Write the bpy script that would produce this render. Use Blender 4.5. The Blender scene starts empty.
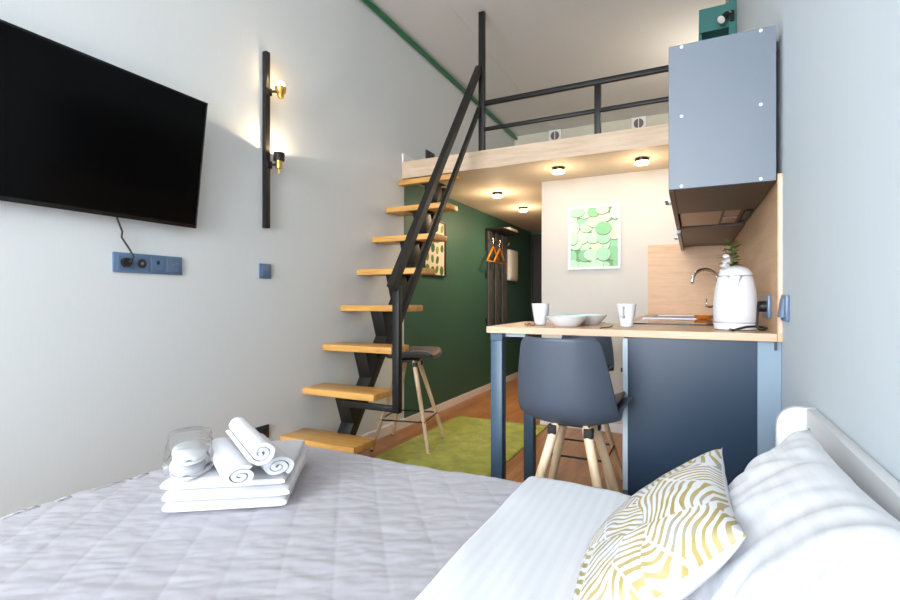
import bpy, bmesh, math, random
from mathutils import Vector, Matrix, noise
random.seed(7)
PI = math.pi
sc = bpy.context.scene
COL = sc.collection
R = math.radians

# ------------------------------------------------------------------ materials
def new_mat(name):
    m = bpy.data.materials.new(name); m.use_nodes = True
    nt = m.node_tree; b = nt.nodes['Principled BSDF']
    return m, nt, b

def tex_coord(nt, scale=(1, 1, 1), rot=(0, 0, 0)):
    tc = nt.nodes.new('ShaderNodeTexCoord'); mp = nt.nodes.new('ShaderNodeMapping')
    mp.inputs['Scale'].default_value = scale; mp.inputs['Rotation'].default_value = rot
    nt.links.new(tc.outputs['Object'], mp.inputs['Vector'])
    return mp.outputs['Vector']

def mix_rgb(nt, fac, c1, c2):
    mx = nt.nodes.new('ShaderNodeMix'); mx.data_type = 'RGBA'
    for sock, v in ((mx.inputs[0], fac), (mx.inputs[6], c1), (mx.inputs[7], c2)):
        if hasattr(v, 'links') or isinstance(v, bpy.types.NodeSocket):
            nt.links.new(v, sock)
        elif isinstance(v, (int, float)):
            sock.default_value = v
        else:
            sock.default_value = (*v, 1)
    return mx.outputs[2]

def ramp(nt, fac, stops):
    r = nt.nodes.new('ShaderNodeValToRGB')
    els = r.color_ramp.elements
    while len(els) < len(stops): els.new(0.5)
    for e, (p, c) in zip(els, stops):
        e.position = p; e.color = (*c, 1) if len(c) == 3 else c
    nt.links.new(fac, r.inputs[0])
    return r.outputs[0]

def add_bump(nt, b, height, strength, dist=0.01):
    bp = nt.nodes.new('ShaderNodeBump'); bp.inputs['Strength'].default_value = strength
    bp.inputs['Distance'].default_value = dist
    nt.links.new(height, bp.inputs['Height']); nt.links.new(bp.outputs[0], b.inputs['Normal'])

def noise_tex(nt, vec, scale, detail=3, rough=.5, dist=0):
    n = nt.nodes.new('ShaderNodeTexNoise'); n.inputs['Scale'].default_value = scale
    n.inputs['Detail'].default_value = detail; n.inputs['Roughness'].default_value = rough
    n.inputs['Distortion'].default_value = dist
    nt.links.new(vec, n.inputs['Vector'])
    return n.outputs['Fac']

def mat(name, col, rough=.5, spec=.5, metal=0, var=.06, vscale=12, stretch=(1, 1, 1), bump=0, bscale=80, coat=0, sheen=0):
    m, nt, b = new_mat(name)
    v = tex_coord(nt, stretch)
    n = noise_tex(nt, v, vscale)
    d = tuple(max(0, c * (1 - var)) for c in col); l = tuple(min(1, c * (1 + var)) for c in col)
    nt.links.new(mix_rgb(nt, n, d, l), b.inputs['Base Color'])
    b.inputs['Roughness'].default_value = rough; b.inputs['Metallic'].default_value = metal
    b.inputs['Specular IOR Level'].default_value = spec
    b.inputs['Coat Weight'].default_value = coat
    b.inputs['Sheen Weight'].default_value = sheen
    if bump:
        add_bump(nt, b, noise_tex(nt, v, bscale, 2), bump, .004)
    return m

def wallpaper(name, col):
    m, nt, b = new_mat(name)
    v = tex_coord(nt, (90, 90, 5))
    n = noise_tex(nt, v, 1.6, 3)
    d = tuple(c * .975 for c in col); l = tuple(min(1, c * 1.025) for c in col)
    nt.links.new(mix_rgb(nt, n, d, l), b.inputs['Base Color'])
    b.inputs['Roughness'].default_value = .75; b.inputs['Specular IOR Level'].default_value = .25
    add_bump(nt, b, n, .10, .002)
    return m

def wood(name, c_dark, c_mid, c_light, along='X', rough=.45, grain=9, planks=None):
    m, nt, b = new_mat(name)
    st = {'X': (.9, 9, 9), 'Y': (9, .9, 9), 'Z': (9, 9, .9)}[along]
    v = tex_coord(nt, st)
    n = noise_tex(nt, v, grain * .28, 5, .6, .5)
    fine = noise_tex(nt, v, grain * 2.2, 3)
    c = ramp(nt, n, [(.3, c_dark), (.5, c_mid), (.72, c_light)])
    c = mix_rgb(nt, fine, c, tuple(x * .82 for x in c_mid)) if False else c
    mm = nt.nodes.new('ShaderNodeMix'); mm.data_type = 'RGBA'; mm.blend_type = 'MULTIPLY'; mm.inputs[0].default_value = .22
    nt.links.new(c, mm.inputs[6])
    g = ramp(nt, fine, [(.3, (.6, .6, .6)), (.7, (1, 1, 1))]); nt.links.new(g, mm.inputs[7])
    c = mm.outputs[2]
    if planks:
        pw, pl = planks
        tc = nt.nodes.new('ShaderNodeTexCoord'); mp = nt.nodes.new('ShaderNodeMapping')
        mp.inputs['Rotation'].default_value = (0, 0, R(90)) if along == 'Y' else (0, 0, 0)
        nt.links.new(tc.outputs['Object'], mp.inputs['Vector'])
        br = nt.nodes.new('ShaderNodeTexBrick'); br.offset = .37
        br.inputs['Scale'].default_value = 1; br.inputs['Brick Width'].default_value = pl; br.inputs['Row Height'].default_value = pw
        br.inputs['Mortar Size'].default_value = .0015; br.inputs['Mortar Smooth'].default_value = .2
        br.inputs['Color1'].default_value = (1, 1, 1, 1); br.inputs['Color2'].default_value = (.74, .72, .70, 1)
        br.inputs['Mortar'].default_value = (.35, .3, .27, 1)
        nt.links.new(mp.outputs[0], br.inputs['Vector'])
        m2 = nt.nodes.new('ShaderNodeMix'); m2.data_type = 'RGBA'; m2.blend_type = 'MULTIPLY'; m2.inputs[0].default_value = 1
        nt.links.new(c, m2.inputs[6]); nt.links.new(br.outputs['Color'], m2.inputs[7]); c = m2.outputs[2]
    nt.links.new(c, b.inputs['Base Color'])
    b.inputs['Roughness'].default_value = rough; b.inputs['Specular IOR Level'].default_value = .4
    add_bump(nt, b, fine, .06, .002)
    return m

def emit(name, col, strength):
    m, nt, b = new_mat(name)
    b.inputs['Base Color'].default_value = (*col, 1)
    b.inputs['Emission Color'].default_value = (*col, 1); b.inputs['Emission Strength'].default_value = strength
    return m

M = {}
M['wall'] = wallpaper('grey wallpaper', (.655, .675, .67))
M['wall_r'] = wallpaper('grey wallpaper with bluish light tint', (.58, .645, .69))  # same wallpaper as the other walls, bluish window light tinted into its colour
M['ceiling'] = mat('matt ceiling paint', (.68, .67, .655), .85, .2, var=.02, vscale=1.2)
M['loftwall'] = mat('cream paint', (.62, .59, .48), .8, .2, var=.02)
M['partition'] = mat('beige paint', (.60, .565, .52), .8, .2, var=.015)
M['undersoffit'] = mat('soffit paint', (.66, .56, .44), .7, .25, var=.02, vscale=2)
M['green'] = mat('green wall paint', (.040, .116, .085), .55, .35, var=.06, vscale=2, bump=.05)
M['pipe'] = mat('green enamel', (.004, .24, .075), .35, .5, var=.05)
M['floor'] = wood('laminate floor', (.34, .14, .048), (.48, .22, .085), (.60, .30, .13), 'Y', .32, 9, (.19, 1.25))
M['oak'] = wood('pale oak worktop', (.53, .335, .20), (.61, .40, .255), (.68, .465, .31), 'X', .4)
M['oak_edge'] = mat('pale edge band', (.60, .47, .38), .5)
M['splash'] = wood('oak splashback', (.52, .315, .175), (.60, .38, .22), (.66, .43, .265), 'Y', .5)
M['splash_x'] = wood('oak splashback across', (.56, .35, .21), (.64, .42, .26), (.69, .47, .30), 'X', .5)
M['fascia'] = wood('limed oak fascia', (.50, .355, .235), (.61, .455, .32), (.70, .545, .40), 'X', .5)
M['tread'] = wood('oiled pine tread', (.46, .21, .045), (.63, .33, .085), (.74, .43, .135), 'X', .35)
M['beech'] = wood('beech leg', (.62, .42, .24), (.74, .54, .34), (.82, .64, .44), 'Z', .4)
M['black_metal'] = mat('black powder coat', (.011, .0105, .010), .45, .3, var=.1)
M['bronze'] = mat('dark bronze', (.035, .022, .014), .35, .5, .4)
M['blue'] = mat('graphite blue board', (.090, .114, .146), .48, .8, var=.03, vscale=3)
M['navy'] = mat('navy blue board', (.017, .034, .062), .34, .34, var=.03, vscale=3)
M['filler'] = mat('pale blue filler board', (.20, .27, .34), .5, var=.01)
M['blue_edge'] = mat('pale blue grey edging', (.42, .49, .55), .45)
M['blue_metal'] = mat('blue grey steel', (.045, .085, .130), .40, .4, var=.04)
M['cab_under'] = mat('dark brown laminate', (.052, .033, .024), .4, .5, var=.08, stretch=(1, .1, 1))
M['hood_tan'] = mat('aluminium with painted tan reflection', (.42, .30, .22), .35, .5, .3)  # pale aluminium, with the tan it reflects painted into the base colour
M['white_plastic'] = mat('white plastic', (.66, .66, .69), .22, .5, var=.01)
M['white_paint'] = mat('white lacquer', (.66, .67, .685), .4, .5, var=.01)
M['ceramic'] = mat('white ceramic', (.68, .68, .69), .15, .5, var=.01)
M['mint'] = mat('mint glaze', (.55, .76, .70), .2, .5, var=.1)
M['socket'] = mat('steel blue plastic', (.095, .155, .25), .35, .5, var=.03)
M['dark_socket'] = mat('dark plastic', (.02, .025, .04), .4)
M['shell'] = mat('grey blue moulded plastic', (.054, .067, .092), .48, .5, var=.03, bump=.05, bscale=300)
M['seat_pad'] = mat('taupe leatherette', (.16, .125, .105), .55, .4, var=.08, bump=.15, bscale=120)
M['screen'] = mat('black glass screen', (.002, .002, .0022), .14, .10, var=.02)
M['tv_case'] = mat('black tv case', (.006, .006, .006), .25, .5)
M['silver'] = mat('silver trim', (.55, .55, .56), .25, .5, .9)
M['chrome'] = mat('chrome', (.72, .72, .72), .08, .5, 1, var=.02)
M['brass'] = mat('brass', (.72, .42, .10), .25, .5, .95, var=.06)
M['door'] = mat('dark brown door', (.018, .011, .009), .45, .4)
M['trim_white'] = mat('white trim', (.82, .81, .80), .5, .4, var=.01)
M['orange_wood'] = mat('orange lacquered wood', (.60, .21, .018), .35, .5, var=.08)
M['glass_black'] = mat('black ceramic glass', (.006, .006, .007), .04, .6, var=.01)
M['steel'] = mat('brushed steel', (.34, .34, .36), .45, .5, .9, stretch=(1, 20, 1))
M['teal'] = mat('teal lacquer', (.035, .15, .135), .4, .5, var=.04, vscale=3)
M['bulb_off'] = mat('frosted lamp glass', (.75, .72, .68), .3)
M['bulb'] = emit('warm bulb', (1, .66, .30), 14)
M['downlight'] = emit('warm diffuser', (1, .74, .42), 14)
M['leaf'] = mat('leaf green', (.075, .20, .035), .45, .4, var=.3, vscale=40)
M['petal'] = mat('white petal', (.80, .80, .78), .5, .3, var=.02)
M['stem'] = mat('stem green', (.06, .12, .03), .5)
M['brown'] = mat('brown wrapper', (.30, .16, .09), .5, .3, var=.35, vscale=90)
M['towel'] = mat('white terry cloth', (.66, .66, .685), .95, .1, var=.015, bump=.5, bscale=420, sheen=.2)
M['cable'] = mat('black cable', (.008, .008, .009), .45)
M['mattress'] = mat('mattress cloth', (.75, .75, .74), .9, .1)
M['spread'] = mat('lilac grey microfibre', (.39, .373, .408), .62, .35, var=.03, vscale=5, bump=.12, bscale=60, sheen=.25)
M['paper'] = mat('poster paper', (.76, .71, .64), .7, .2, var=.01)
M['frame_black'] = mat('black frame', (.01, .01, .01), .4)

def stripes(name, col, axis, width):
    m, nt, b = new_mat(name)
    v = tex_coord(nt)
    sx = nt.nodes.new('ShaderNodeSeparateXYZ'); nt.links.new(v, sx.inputs[0])
    mm = nt.nodes.new('ShaderNodeMath'); mm.operation = 'MULTIPLY'; mm.inputs[1].default_value = 2 * PI / width
    nt.links.new(sx.outputs[axis], mm.inputs[0])
    sn = nt.nodes.new('ShaderNodeMath'); sn.operation = 'SINE'; nt.links.new(mm.outputs[0], sn.inputs[0])
    mr = nt.nodes.new('ShaderNodeMapRange'); mr.inputs[1].default_value = -.25; mr.inputs[2].default_value = .25
    nt.links.new(sn.outputs[0], mr.inputs[0])
    nt.links.new(mix_rgb(nt, mr.outputs[0], tuple(c * .955 for c in col), col), b.inputs['Base Color'])
    r2 = nt.nodes.new('ShaderNodeMapRange'); r2.inputs[3].default_value = .75; r2.inputs[4].default_value = .5
    nt.links.new(mr.outputs[0], r2.inputs[0]); nt.links.new(r2.outputs[0], b.inputs['Roughness'])
    b.inputs['Specular IOR Level'].default_value = .2; b.inputs['Sheen Weight'].default_value = .15
    add_bump(nt, b, noise_tex(nt, v, 25, 4), .12, .006)
    return m
M['sateen'] = stripes('striped white sateen', (.72, .735, .77), 0, .025)
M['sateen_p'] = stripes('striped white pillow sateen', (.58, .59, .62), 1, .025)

def leaf_print(name):
    """white cotton with gold palm fronds, in the cushion's own coordinates"""
    m, nt, b = new_mat(name)
    N = nt.nodes.new; Lk = nt.links.new
    v = tex_coord(nt, (1, 1, 0))
    nz = N('ShaderNodeTexNoise'); nz.inputs['Scale'].default_value = 6; nz.inputs['Detail'].default_value = 2
    Lk(v, nz.inputs['Vector'])
    vm = N('ShaderNodeVectorMath'); vm.operation = 'MULTIPLY_ADD'
    Lk(nz.outputs['Color'], vm.inputs[0]); vm.inputs[1].default_value = (.08, .08, 0); Lk(v, vm.inputs[2])
    vo = N('ShaderNodeTexVoronoi'); vo.inputs['Scale'].default_value = 7.5; vo.inputs['Randomness'].default_value = .85
    Lk(vm.outputs[0], vo.inputs['Vector'])
    lc = N('ShaderNodeVectorMath'); lc.operation = 'SUBTRACT'; Lk(vm.outputs[0], lc.inputs[0]); Lk(vo.outputs['Position'], lc.inputs[1])
    sc_ = N('ShaderNodeSeparateColor'); Lk(vo.outputs['Color'], sc_.inputs[0])
    an = N('ShaderNodeMath'); an.operation = 'MULTIPLY'; an.inputs[1].default_value = 6.283; Lk(sc_.outputs[0], an.inputs[0])
    vr = N('ShaderNodeVectorRotate'); vr.rotation_type = 'Z_AXIS'; Lk(lc.outputs[0], vr.inputs['Vector']); Lk(an.outputs[0], vr.inputs['Angle'])
    sp_ = N('ShaderNodeSeparateXYZ'); Lk(vr.outputs[0], sp_.inputs[0])
    ab = N('ShaderNodeMath'); ab.operation = 'ABSOLUTE'; Lk(sp_.outputs[1], ab.inputs[0])
    # chevrons either side of a spine, bending outward
    pw = N('ShaderNodeMath'); pw.operation = 'POWER'; pw.inputs[1].default_value = 1.5; Lk(ab.outputs[0], pw.inputs[0])
    m1 = N('ShaderNodeMath'); m1.operation = 'MULTIPLY'; m1.inputs[1].default_value = 2.6; Lk(pw.outputs[0], m1.inputs[0])
    ad = N('ShaderNodeMath'); ad.operation = 'ADD'; Lk(sp_.outputs[0], ad.inputs[0]); Lk(m1.outputs[0], ad.inputs[1])
    k = N('ShaderNodeMath'); k.operation = 'MULTIPLY'; k.inputs[1].default_value = 400; Lk(ad.outputs[0], k.inputs[0])
    sn = N('ShaderNodeMath'); sn.operation = 'SINE'; Lk(k.outputs[0], sn.inputs[0])
    # stripes get thinner and break up away from the spine and right on it
    n2 = noise_tex(nt, v, 26, 2)
    t1 = N('ShaderNodeMath'); t1.operation = 'MULTIPLY_ADD'; t1.inputs[1].default_value = -2.6; t1.inputs[2].default_value = 1.45; Lk(n2, t1.inputs[0])
    sb = N('ShaderNodeMath'); sb.operation = 'SUBTRACT'; Lk(sn.outputs[0], sb.inputs[0]); Lk(t1.outputs[0], sb.inputs[1])
    mr = N('ShaderNodeMapRange'); mr.inputs[1].default_value = -.1; mr.inputs[2].default_value = .15; Lk(sb.outputs[0], mr.inputs[0])
    spn = N('ShaderNodeMapRange'); spn.inputs[1].default_value = .0015; spn.inputs[2].default_value = .003; Lk(ab.outputs[0], spn.inputs[0])
    mu = N('ShaderNodeMath'); mu.operation = 'MULTIPLY'; Lk(mr.outputs[0], mu.inputs[0]); Lk(spn.outputs[0], mu.inputs[1])
    gold = ramp(nt, noise_tex(nt, v, 16, 2), [(.38, (.33, .265, .10)), (.5, (.38, .31, .14)), (.66, (.31, .31, .29))])
    Lk(mix_rgb(nt, mu.outputs[0], (.62, .62, .64), gold), b.inputs['Base Color'])
    b.inputs['Roughness'].default_value = .7; b.inputs['Specular IOR Level'].default_value = .2
    add_bump(nt, b, noise_tex(nt, v, 300, 2), .1, .002)
    return m
M['leafprint'] = leaf_print('gold palm leaf print cotton')
M['cotton'] = mat('plain white cotton', (.65, .65, .67), .8, .2, var=.01, bump=.1, bscale=200)

def rug_mat():
    m, nt, b = new_mat('lime green shag')
    v = tex_coord(nt)
    n1 = noise_tex(nt, v, 9, 4, .6); n2 = noise_tex(nt, v, 160, 3)
    c = ramp(nt, n1, [(.3, (.30, .33, .008)), (.5, (.44, .475, .014)), (.7, (.58, .60, .04))])
    mm = nt.nodes.new('ShaderNodeMix'); mm.data_type = 'RGBA'; mm.blend_type = 'MULTIPLY'; mm.inputs[0].default_value = .4
    nt.links.new(c, mm.inputs[6]); nt.links.new(ramp(nt, n2, [(.35, (.4, .4, .4)), (.65, (1, 1, 1))]), mm.inputs[7])
    nt.links.new(mm.outputs[2], b.inputs['Base Color'])
    b.inputs['Roughness'].default_value = .95; b.inputs['Specular IOR Level'].default_value = .1; b.inputs['Sheen Weight'].default_value = .3
    add_bump(nt, b, n2, .8, .01)
    return m
M['rug'] = rug_mat()

def clear_film():
    m, nt, b = new_mat('clear plastic film')
    out = nt.nodes['Material Output']
    tr = nt.nodes.new('ShaderNodeBsdfTransparent'); gl = nt.nodes.new('ShaderNodeBsdfGlossy'); gl.inputs['Roughness'].default_value = .12
    mx = nt.nodes.new('ShaderNodeMixShader')
    lw = nt.nodes.new('ShaderNodeLayerWeight'); lw.inputs['Blend'].default_value = .35
    v = tex_coord(nt); n = noise_tex(nt, v, 45, 4)
    bp = nt.nodes.new('ShaderNodeBump'); bp.inputs['Strength'].default_value = .8; nt.links.new(n, bp.inputs['Height'])
    nt.links.new(bp.outputs[0], gl.inputs['Normal']); nt.links.new(bp.outputs[0], lw.inputs['Normal'])
    mr = nt.nodes.new('ShaderNodeMapRange'); mr.inputs[3].default_value = .05; mr.inputs[4].default_value = .7
    nt.links.new(lw.outputs['Facing'], mr.inputs[0])
    nt.links.new(mr.outputs[0], mx.inputs[0]); nt.links.new(tr.outputs[0], mx.inputs[1]); nt.links.new(gl.outputs[0], mx.inputs[2])
    nt.links.new(mx.outputs[0], out.inputs['Surface'])
    return m
M['film'] = clear_film()

def vcol_mat(name, rough=.6):
    m, nt, b = new_mat(name)
    a = nt.nodes.new('ShaderNodeVertexColor'); a.layer_name = 'Col'
    v = tex_coord(nt); n = noise_tex(nt, v, 60, 3)
    mm = nt.nodes.new('ShaderNodeMix'); mm.data_type = 'RGBA'; mm.blend_type = 'MULTIPLY'; mm.inputs[0].default_value = .3
    nt.links.new(a.outputs[0], mm.inputs[6]); nt.links.new(ramp(nt, n, [(.3, (.7, .75, .7)), (.65, (1, 1, 1))]), mm.inputs[7])
    nt.links.new(mm.outputs[2], b.inputs['Base Color']); b.inputs['Roughness'].default_value = rough
    b.inputs['Specular IOR Level'].default_value = .25
    return m
M['print'] = vcol_mat('printed picture')

# ------------------------------------------------------------------ mesh builder
class MB:
    def __init__(s): s.bm = bmesh.new(); s.mats = []
    def slot(s, m):
        if m not in s.mats: s.mats.append(m)
        return s.mats.index(m)
    def box(s, x0, x1, y0, y1, z0, z1, bev=0, seg=2, m=None, mx=None):
        vs = [s.bm.verts.new((x, y, z)) for x in (x0, x1) for y in (y0, y1) for z in (z0, z1)]
        idx = [(0, 1, 3, 2), (4, 6, 7, 5), (0, 4, 5, 1), (2, 3, 7, 6), (0, 2, 6, 4), (1, 5, 7, 3)]
        fs = [s.bm.faces.new([vs[i] for i in f]) for f in idx]
        if mx is not None:
            for v in vs: v.co = mx @ v.co
        mi = s.slot(m) if m is not None else 0
        for f in fs: f.material_index = mi
        if bev:
            es = list({e for f in fs for e in f.edges})
            r = bmesh.ops.bevel(s.bm, geom=es, offset=bev, segments=seg, profile=.5, affect='EDGES', clamp_overlap=True)
            for f in r['faces']: f.material_index = mi
        return s
    def prism(s, pts, axis, a0, a1, bev=0, m=None):
        """2-D outline extruded along an axis; pts are the two other coordinates in x,y,z order"""
        def P(p, a): return {'x': (a, p[0], p[1]), 'y': (p[0], a, p[1]), 'z': (p[0], p[1], a)}[axis]
        lo = [s.bm.verts.new(P(p, a0)) for p in pts]; hi = [s.bm.verts.new(P(p, a1)) for p in pts]
        n = len(pts); fs = [s.bm.faces.new(lo[::-1]), s.bm.faces.new(hi)]
        for i in range(n): fs.append(s.bm.faces.new((lo[i], lo[(i + 1) % n], hi[(i + 1) % n], hi[i])))
        mi = s.slot(m) if m is not None else 0
        for f in fs: f.material_index = mi
        if bev:
            es = list({e for f in fs for e in f.edges})
            r = bmesh.ops.bevel(s.bm, geom=es, offset=bev, segments=2, profile=.5, affect='EDGES', clamp_overlap=True)
            for f in r['faces']: f.material_index = mi
        return s
    def ring_loft(s, rings, cap=True, closed=True, m=None):
        vr = [[s.bm.verts.new(p) for p in r] for r in rings]
        mi = s.slot(m) if m is not None else 0
        n = len(vr[0])
        for a, b in zip(vr, vr[1:]):
            for i in range(n if closed else n - 1):
                j = (i + 1) % n
                f = s.bm.faces.new((a[i], a[j], b[j], b[i])); f.material_index = mi
        if cap:
            f = s.bm.faces.new(vr[0][::-1]); f.material_index = mi
            f = s.bm.faces.new(vr[-1]); f.material_index = mi
        return vr
    def lathe(s, prof, c=(0, 0, 0), n=32, cap=True, m=None, sx=1, sy=1, mx=None):
        rings = [[Vector((c[0] + r * sx * math.cos(2 * PI * i / n), c[1] + r * sy * math.sin(2 * PI * i / n), c[2] + z)) for i in range(n)] for r, z in prof]
        if mx is not None: rings = [[mx @ p for p in r] for r in rings]
        s.ring_loft(rings, cap, True, m); return s
    def tube(s, pts, r, n=10, m=None, square=False):
        pts = [Vector(p) for p in pts]
        rs = r if isinstance(r, (list, tuple)) else [r] * len(pts)
        rings = []; up = None
        for i, p in enumerate(pts):
            d = (pts[min(i + 1, len(pts) - 1)] - pts[max(i - 1, 0)]).normalized()
            if up is None:
                up = Vector((0, 0, 1)) if abs(d.z) < .9 else Vector((0, 1, 0))
            a = d.cross(up).normalized(); b2 = a.cross(d).normalized(); up = b2
            k = 4 if square else n
            o = PI / 4 if square else 0
            rr = rs[i] * (math.sqrt(2) if square else 1)
            rings.append([p + a * rr * math.cos(o + 2 * PI * j / k) + b2 * rr * math.sin(o + 2 * PI * j / k) for j in range(k)])
        s.ring_loft(rings, True, True, m); return s
    def cone(s, p0, p1, r0, r1, n=14, m=None): return s.tube([p0, p1], [r0, r1], n, m)
    def grid(s, nu, nv, fn, m=None, closed_u=False):
        vs = [[s.bm.verts.new(fn(i / (nu - 1) if not closed_u else i / nu, j / (nv - 1))) for j in range(nv)] for i in range(nu)]
        mi = s.slot(m) if m is not None else 0
        for i in range(nu if closed_u else nu - 1):
            for j in range(nv - 1):
                k = (i + 1) % nu
                f = s.bm.faces.new((vs[i][j], vs[k][j], vs[k][j + 1], vs[i][j + 1])); f.material_index = mi
        return vs
    def build(s, name, m, parent=None, smooth=False, local=False, loc=None):
        bm = s.bm
        bmesh.ops.recalc_face_normals(bm, faces=bm.faces)
        me = bpy.data.meshes.new(name)
        o = bpy.data.objects.new(name, me); COL.objects.link(o)
        off = Vector((0, 0, 0))
        if parent is not None:
            o.parent = parent
            if not local:
                q = parent
                while q is not None: off += q.location; q = q.parent
        elif loc is not None:
            off = Vector(loc); o.location = off
        elif not local and bm.verts:
            xs = [v.co.x for v in bm.verts]; ys = [v.co.y for v in bm.verts]; zs = [v.co.z for v in bm.verts]
            off = Vector(((min(xs) + max(xs)) / 2, (min(ys) + max(ys)) / 2, min(zs))); o.location = off
        if off.length: bmesh.ops.translate(bm, verts=bm.verts, vec=-off)
        if smooth:
            for f in bm.faces: f.smooth = True
        bm.to_mesh(me); bm.free()
        for q in (s.mats or [m]): me.materials.append(q)
        if smooth and smooth is not True:
            me.set_sharp_from_angle(angle=R(smooth))
        return o

def tag(o, label=None, cat=None, group=None, kind=None):
    if label: o['label'] = label
    if cat: o['category'] = cat
    if group: o['group'] = group
    if kind: o['kind'] = kind
    return o
def thing(name, label, cat, loc, group=None, rz=0):
    o = bpy.data.objects.new(name, None); COL.objects.link(o); o.empty_display_size = .05
    o.location = loc; o.rotation_euler = (0, 0, rz)
    return tag(o, label, cat, group)
def struct(mb, name, m): return tag(mb.build(name, m, local=True), kind='structure')
def bx(*a, **k): return MB().box(*a, **k)
def copy_tree(root, loc, rz, label):
    c = root.copy(); COL.objects.link(c); c.location = loc; c.rotation_euler = (0, 0, rz); c['label'] = label
    for ch in list(root.children):
        d = ch.copy(); COL.objects.link(d); d.parent = c
        for g in list(ch.children):
            e = g.copy(); COL.objects.link(e); e.parent = d
    return c

W = 2.404; YB = -4.2; YF = 7.05; YP = 4.07; ZC = 3.25; YL = 3.44; ZS = 2.05; XP = .997
# ------------------------------------------------------------------ setting
struct(bx(-.12, W + .12, YB - .12, YF + .12, -.1, 0), 'floor', M['floor'])
struct(bx(-.12, W + .12, YB - .12, 6.42, ZC, ZC + .1), 'ceiling', M['ceiling'])
struct(bx(-.12, 0, YB - .12, YF + .12, 0, ZC), 'wall_left', M['wall'])
struct(bx(0, .006, 3.472, YF, 0, ZS), 'wall_left_green', M['green'])
struct(bx(W, W + .12, YB - .12, YF + .12, 0, ZC), 'wall_right', M['wall_r'])
struct(bx(0, W, YF, YF + .12, 0, ZS), 'wall_far', M['green'])
struct(bx(XP, W, YP, YF, 0, ZS), 'wall_partition', M['partition'])
struct(bx(0, W, 6.3, 6.42, ZS + .12, ZC), 'wall_loft_end', M['loftwall'])
struct(bx(0, W, YL + .022, YF + .12, ZS, ZS + .115), 'ceiling_under_loft', M['undersoffit'])
struct(bx(0, W, YL, YL + .022, ZS - .002, ZS + .135, .002, 1), 'trim_1', M['fascia'])
struct(bx(0, W, YL + .022, 6.3, ZS + .115, ZS + .13), 'floor_loft', M['fascia'])
struct(bx(0, .012, YL + .003, 6.3, ZS + .1355, ZS + .205), 'baseboard_loft', M['trim_white'])
struct(bx(0, .014, 2.1, YF, 0, .07), 'baseboard_left', M['trim_white'])
struct(bx(XP - .012, 1.9, YP - .014, YP, 0, .068), 'baseboard_partition', M['trim_white'])
struct(bx(.514, .521, -.3, 6.3, ZC - .003, ZC), 'trim_2', M['ceiling'])
# window wall behind the viewer
wx0, wx1, wz0, wz1 = .10, 2.30, .45, 3.10
mb = MB()
mb.box(0, wx0, YB - .12, YB, 0, ZC); mb.box(wx1, W, YB - .12, YB, 0, ZC)
mb.box(wx0, wx1, YB - .12, YB, 0, wz0); mb.box(wx0, wx1, YB - .12, YB, wz1, ZC)
struct(mb, 'wall_back', M['wall'])
mb = MB()
for a in (wx0, (wx0 + wx1) / 2 - .03, wx1 - .06): mb.box(a, a + .06, YB - .09, YB - .03, wz0, wz1)
mb.box(wx0, wx1, YB - .09, YB - .03, wz0, wz0 + .06); mb.box(wx0, wx1, YB - .09, YB - .03, wz1 - .06, wz1)
struct(mb, 'window_1', M['white_paint'])
struct(MB().tube([(.028, YB + .01, 3.215), (.028, 6.29, 3.215)], .019, 14), 'trim_3', M['pipe'])
for f in bpy.data.objects['trim_3'].data.polygons: f.use_smooth = True
# far dark door
d = tag(bpy.data.objects.new('door_1', None), kind='structure'); COL.objects.link(d); d.location = (.5, YF, 0)
bx(.03, .93, YF - .03, YF - .002, 0.005, 1.98, .003).build('door_leaf', M['door'], d)
mb = MB(); mb.box(.008, .03, YF - .04, YF - .002, 0, 2.01); mb.box(.93, .96, YF - .04, YF - .002, 0, 2.01); mb.box(.03, .93, YF - .04, YF - .002, 1.98, 2.01)
mb.build('door_frame', M['bronze'], d)
bx(.09, .2, YF - .06, YF - .03, .98, 1.0, .004).build('door_handle', M['chrome'], d)

# ------------------------------------------------------------------ bed
FY = 1.43     # far side of the bed
bed = thing('bed', 'white bed with rounded headboard against the pale wall', 'bed', (1.45, .55, 0))
bx(.66, 2.36, -.28, FY - .05, .06, .24, .01).build('bed_frame', M['white_paint'], bed)
for lx in (.72, 2.3):
    for ly in (-.2, FY - .12): bx(lx, lx + .05, ly, ly + .05, 0, .06).build('leg', M['white_paint'], bed)
bx(.66, 2.35, -.27, FY - .04, .245, .465, .05, 4).build('mattress', M['mattress'], bed, smooth=40)
bx(2.380, 2.402, -.34, 1.40, .0, .796, .004).build('headboard', M['white_paint'], bed, smooth=40)
wing = [(2.402, 0), (2.402, .796)] + [(2.372 - .005 - (.045) * math.sin(a), .748 + .048 * math.cos(a)) for a in [i * PI / 16 for i in range(9)]] + [(2.322, 0)]
MB().prism(wing, 'y', 1.402, 1.424, .002).build('headboard_wing', M['white_paint'], bed, smooth=40)

def fold_noise(x, y, s, seed=0): return noise.noise(Vector((x * s, y * s, seed)))

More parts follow.
